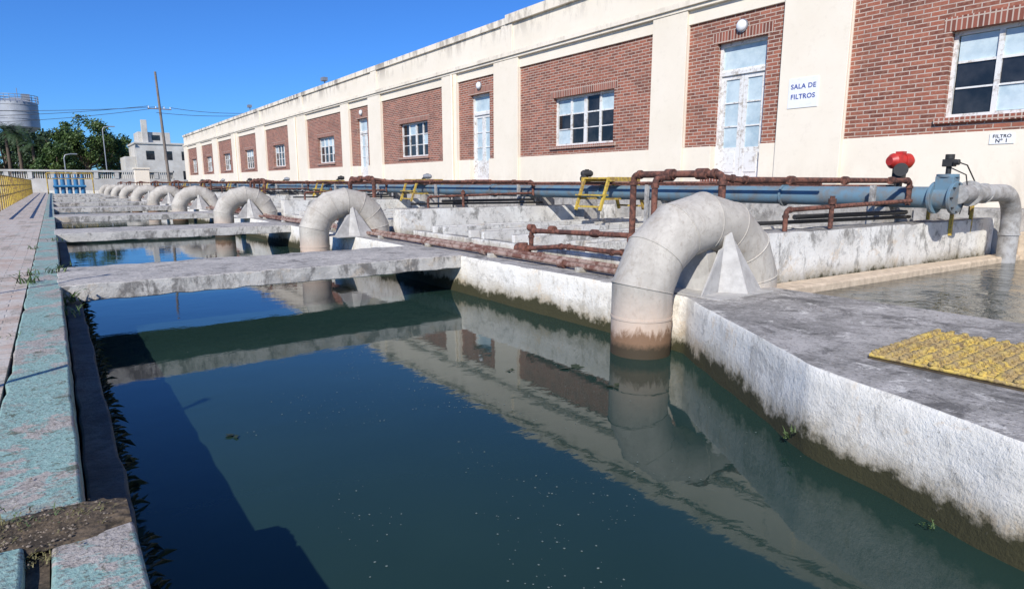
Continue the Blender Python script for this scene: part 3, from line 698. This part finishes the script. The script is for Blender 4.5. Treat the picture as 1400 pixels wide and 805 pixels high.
def tree(x,y,h,sx,seed,mat,name='broadleaf_tree'):
    rnd=random.Random(seed); e=empty(name); bm=bmesh.new()
    tr=h*.035; top=Vector((x+rnd.uniform(-.4,.4),y,h*.45)); tube(bm,[(x,y,-.1),(x+.1,y,h*.2),top],tr,10,tr*.6)
    cl=[]
    for i in range(9):
        a=rnd.uniform(0,6.28); rr=rnd.uniform(.3,.8)*sx; end=Vector((x+rr*math.cos(a),y+rr*math.sin(a),h*rnd.uniform(.55,.92)))
        b0=Vector((x,y,h*.2)).lerp(top,rnd.uniform(.3,1)); mid=b0.lerp(end,.5)+Vector((0,0,-.2)); tube(bm,[b0,mid,end],tr*.4,6,tr*.12); cl.append(end)
    finish(bm,'trunk',MBARK,e)
    bm=bmesh.new()
    for i in range(26):
        a=rnd.uniform(0,6.28); rr=math.sqrt(rnd.random())*sx; z=h*rnd.uniform(.36,.95)
        k=1-((z/h-.55)/.5)**2; rr*=max(.3,k); cl.append(Vector((x+rr*math.cos(a),y+rr*math.sin(a),z)))
    for c in cl:
        cr=rnd.uniform(.55,1.25)*sx*.30
        for j in range(190):
            v=Vector((rnd.gauss(0,1),rnd.gauss(0,1),rnd.gauss(0,.8))); v=v.normalized()*cr*(rnd.random()**.4)*rnd.uniform(.8,1.25); p=c+v
            s=rnd.uniform(.12,.26); n=Vector((rnd.gauss(0,1),rnd.gauss(0,1),rnd.gauss(.6,1))).normalized(); t=n.orthogonal().normalized(); b=n.cross(t)
            bm.faces.new([bm.verts.new(q) for q in (p-t*s,p+b*s*.55,p+t*s,p-b*s*.55)])
    finish(bm,'crown',mat,e)
tree(4.6,112,10.8,3.6,1,MLEAF); tree(1.5,118,8.8,3.6,2,MLEAF2); tree(7.3,116,8.0,3.0,3,MLEAF); tree(-1.5,124,8.6,4.0,4,MLEAF2); tree(-6,135,9.0,4.5,5,MLEAF2); tree(10,128,8.8,3.4,6,MLEAF)
tree(0.8,108,6.2,2.6,9,MLEAF)
def palm(x,y,h,seed):
    rnd=random.Random(seed); e=empty('palm_tree'); bm=bmesh.new(); tube(bm,[(x,y,-.1),(x+.1,y,h*.5),(x,y,h)],.22,8,.16); finish(bm,'trunk',MBARK,e)
    bm=bmesh.new()
    for i in range(30):
        a=rnd.uniform(0,6.28); el=rnd.uniform(-.3,1.2); L=rnd.uniform(2.0,3.0); prev=Vector((x,y,h)); d=Vector((math.cos(a)*math.cos(el),math.sin(a)*math.cos(el),math.sin(el)))
        for s in range(10):
            nx=prev+d*L/10; d=(d+Vector((0,0,-.16))).normalized(); side=d.cross(Vector((0,0,1))).normalized(); w=.55*math.sin(math.pi*(s+1)/11)+.08
            for sg in (-1,1):
                for q in (0,.5):
                    b0=prev.lerp(nx,q); bm.faces.new([bm.verts.new(c) for c in (b0,b0+d*.07,b0+side*sg*w+d*.22-Vector((0,0,.25*w)))])
            prev=nx
    finish(bm,'fronds',MLEAF2,e)
palm(-3.2,112,7.6,1); palm(-1.6,110,6.2,2); palm(-4.6,116,8.2,5)
bm=bmesh.new(); rnd=random.Random(11)
for i in range(9000):
    x=rnd.uniform(-30,26); hmax=4.0+1.6*noise.noise(Vector((x*.25,0,0))); z=rnd.random()*hmax; y=140+rnd.uniform(-2,2); s=rnd.uniform(.2,.45)
    n=Vector((rnd.gauss(0,1),rnd.gauss(0,1),rnd.gauss(.6,1))).normalized(); t=n.orthogonal().normalized(); b=n.cross(t); p=Vector((x,y,z))
    bm.faces.new([bm.verts.new(q) for q in (p-t*s,p+b*s*.6,p+t*s,p-b*s*.6)])
finish(bm,'distant_hedge',MLEAF2)

# ---------------------------------------------------------------- weeds
def tuft(name,x,y,z,n,h,mat,seed,spread=.06,droop=.5):
    rnd=random.Random(seed); bm=bmesh.new()
    for i in range(n):
        a=rnd.uniform(0,6.28); p=Vector((x+rnd.gauss(0,spread),y+rnd.gauss(0,spread),z)); d=Vector((math.cos(a)*.5,math.sin(a)*.5,1)).normalized(); L=h*rnd.uniform(.5,1.1); w=h*.05
        side=Vector((-math.sin(a),math.cos(a),0)); pr=[bm.verts.new(p-side*w),bm.verts.new(p+side*w)]
        for s in range(1,4):
            p=p+d*L/3; d=(d+Vector((math.cos(a)*droop,math.sin(a)*droop,-.25*droop))).normalized(); ww=w*(1.3-s*.4)
            cu=[bm.verts.new(p-side*ww),bm.verts.new(p+side*ww)]; bm.faces.new((pr[0],pr[1],cu[1],cu[0])); pr=cu
            if s<3 and rnd.random()<.7:
                q=p; l=h*.22; u=(side*rnd.choice((-1,1))+d*.5).normalized(); v=u.cross(Vector((0,0,1))).normalized()*l*.35
                bm.faces.new([bm.verts.new(c) for c in (q,q+u*l*.5+v,q+u*l,q+u*l*.5-v)])
    finish(bm,name,mat)
for i,(x,y,n,h) in enumerate(((-.02,7.3,26,.20),(-.05,8.7,18,.16),(-.30,7.9,22,.16),(-.33,8.6,14,.12),(-.02,6.6,16,.13),(0,9.6,16,.14),(-.03,10.4,12,.14),(-.32,12,12,.12),(-.05,13.5,14,.12),(-.3,5.2,8,.05))):
    tuft('weed_tuft',x,y,.0 if x<-.04 else -.13,n,h,MWEED,i)
tuft('dry_grass_tuft',-.24,2.17,.015,110,.035,MDRYW,60,.05); tuft('dry_grass_tuft',-.03,2.16,.012,70,.03,MDRYW,61,.04); tuft('dry_grass_tuft',-.14,1.98,.0,40,.03,MDRYW,62,.025)
tuft('weed_tuft',-.18,2.2,.012,26,.04,MWEED,63,.06)
tuft('wall_weed',3.32,1.82,-.46,9,.085,MWEED,40,.012); tuft('wall_weed',2.97,.95,-.50,8,.05,MWEED,41,.015); tuft('wall_weed',3.28,1.77,-.40,7,.05,MWEED,42,.008)
rnd=random.Random(5); bm=bmesh.new()
for i in range(620):
    y=rnd.uniform(1.9,12); 
    if noise.noise(Vector((y*1.6,0,0)))<-.15: continue
    p=Vector((.135,y,rnd.uniform(-.50,-.25))); d=Vector((rnd.uniform(.3,1),rnd.gauss(0,.5),rnd.uniform(-.1,.8))).normalized(); L=rnd.uniform(.04,.11)
    side=d.cross(Vector((0,0,1))).normalized()*L*.10
    bm.faces.new([bm.verts.new(c) for c in (p-side,p+side,p+d*L*.6+side*.8,p+d*L-Vector((0,0,L*.3)),p+d*L*.6-side*.8)])
finish(bm,'edge_water_weed',MALG)

# ---------------------------------------------------------------- light, sky, camera
trav=Vector((.8,.6,-.70)).normalized()
sd=bpy.data.lights.new('sun','SUN'); sd.energy=5.0; sd.angle=math.radians(.5); sd.color=(1,.96,.90)
so=bpy.data.objects.new('sun',sd); COL.objects.link(so); so.rotation_euler=trav.to_track_quat('-Z','Y').to_euler()
w=bpy.data.worlds.new('World'); scene.world=w; w.use_nodes=True; nt=w.node_tree
bg=nt.nodes['Background']; sky=nt.nodes.new('ShaderNodeTexSky'); sky.sky_type='NISHITA'; sky.sun_disc=False
el=math.asin(-trav.z); sky.sun_elevation=el; sky.sun_rotation=math.atan2(-trav.x,-trav.y)%(2*math.pi)
sky.air_density=1.0; sky.dust_density=.1; sky.ozone_density=4.0
mx=nt.nodes.new('ShaderNodeMix'); mx.data_type='RGBA'; mx.blend_type='MULTIPLY'; mx.inputs[0].default_value=1; mx.inputs[7].default_value=(.36,.76,1.38,1)
nt.links.new(sky.outputs[0],mx.inputs[6]); nt.links.new(mx.outputs[2],bg.inputs['Color']); bg.inputs['Strength'].default_value=.105
cd=bpy.data.cameras.new('camera'); cam=bpy.data.objects.new('camera',cd); COL.objects.link(cam); scene.camera=cam
cam.location=(0,0,1); cam.rotation_euler=(math.radians(90-10.14),0,math.radians(-36.1)); cd.sensor_width=36; cd.sensor_fit='HORIZONTAL'; cd.lens=21.86; cd.clip_end=6000; cd.clip_start=.05
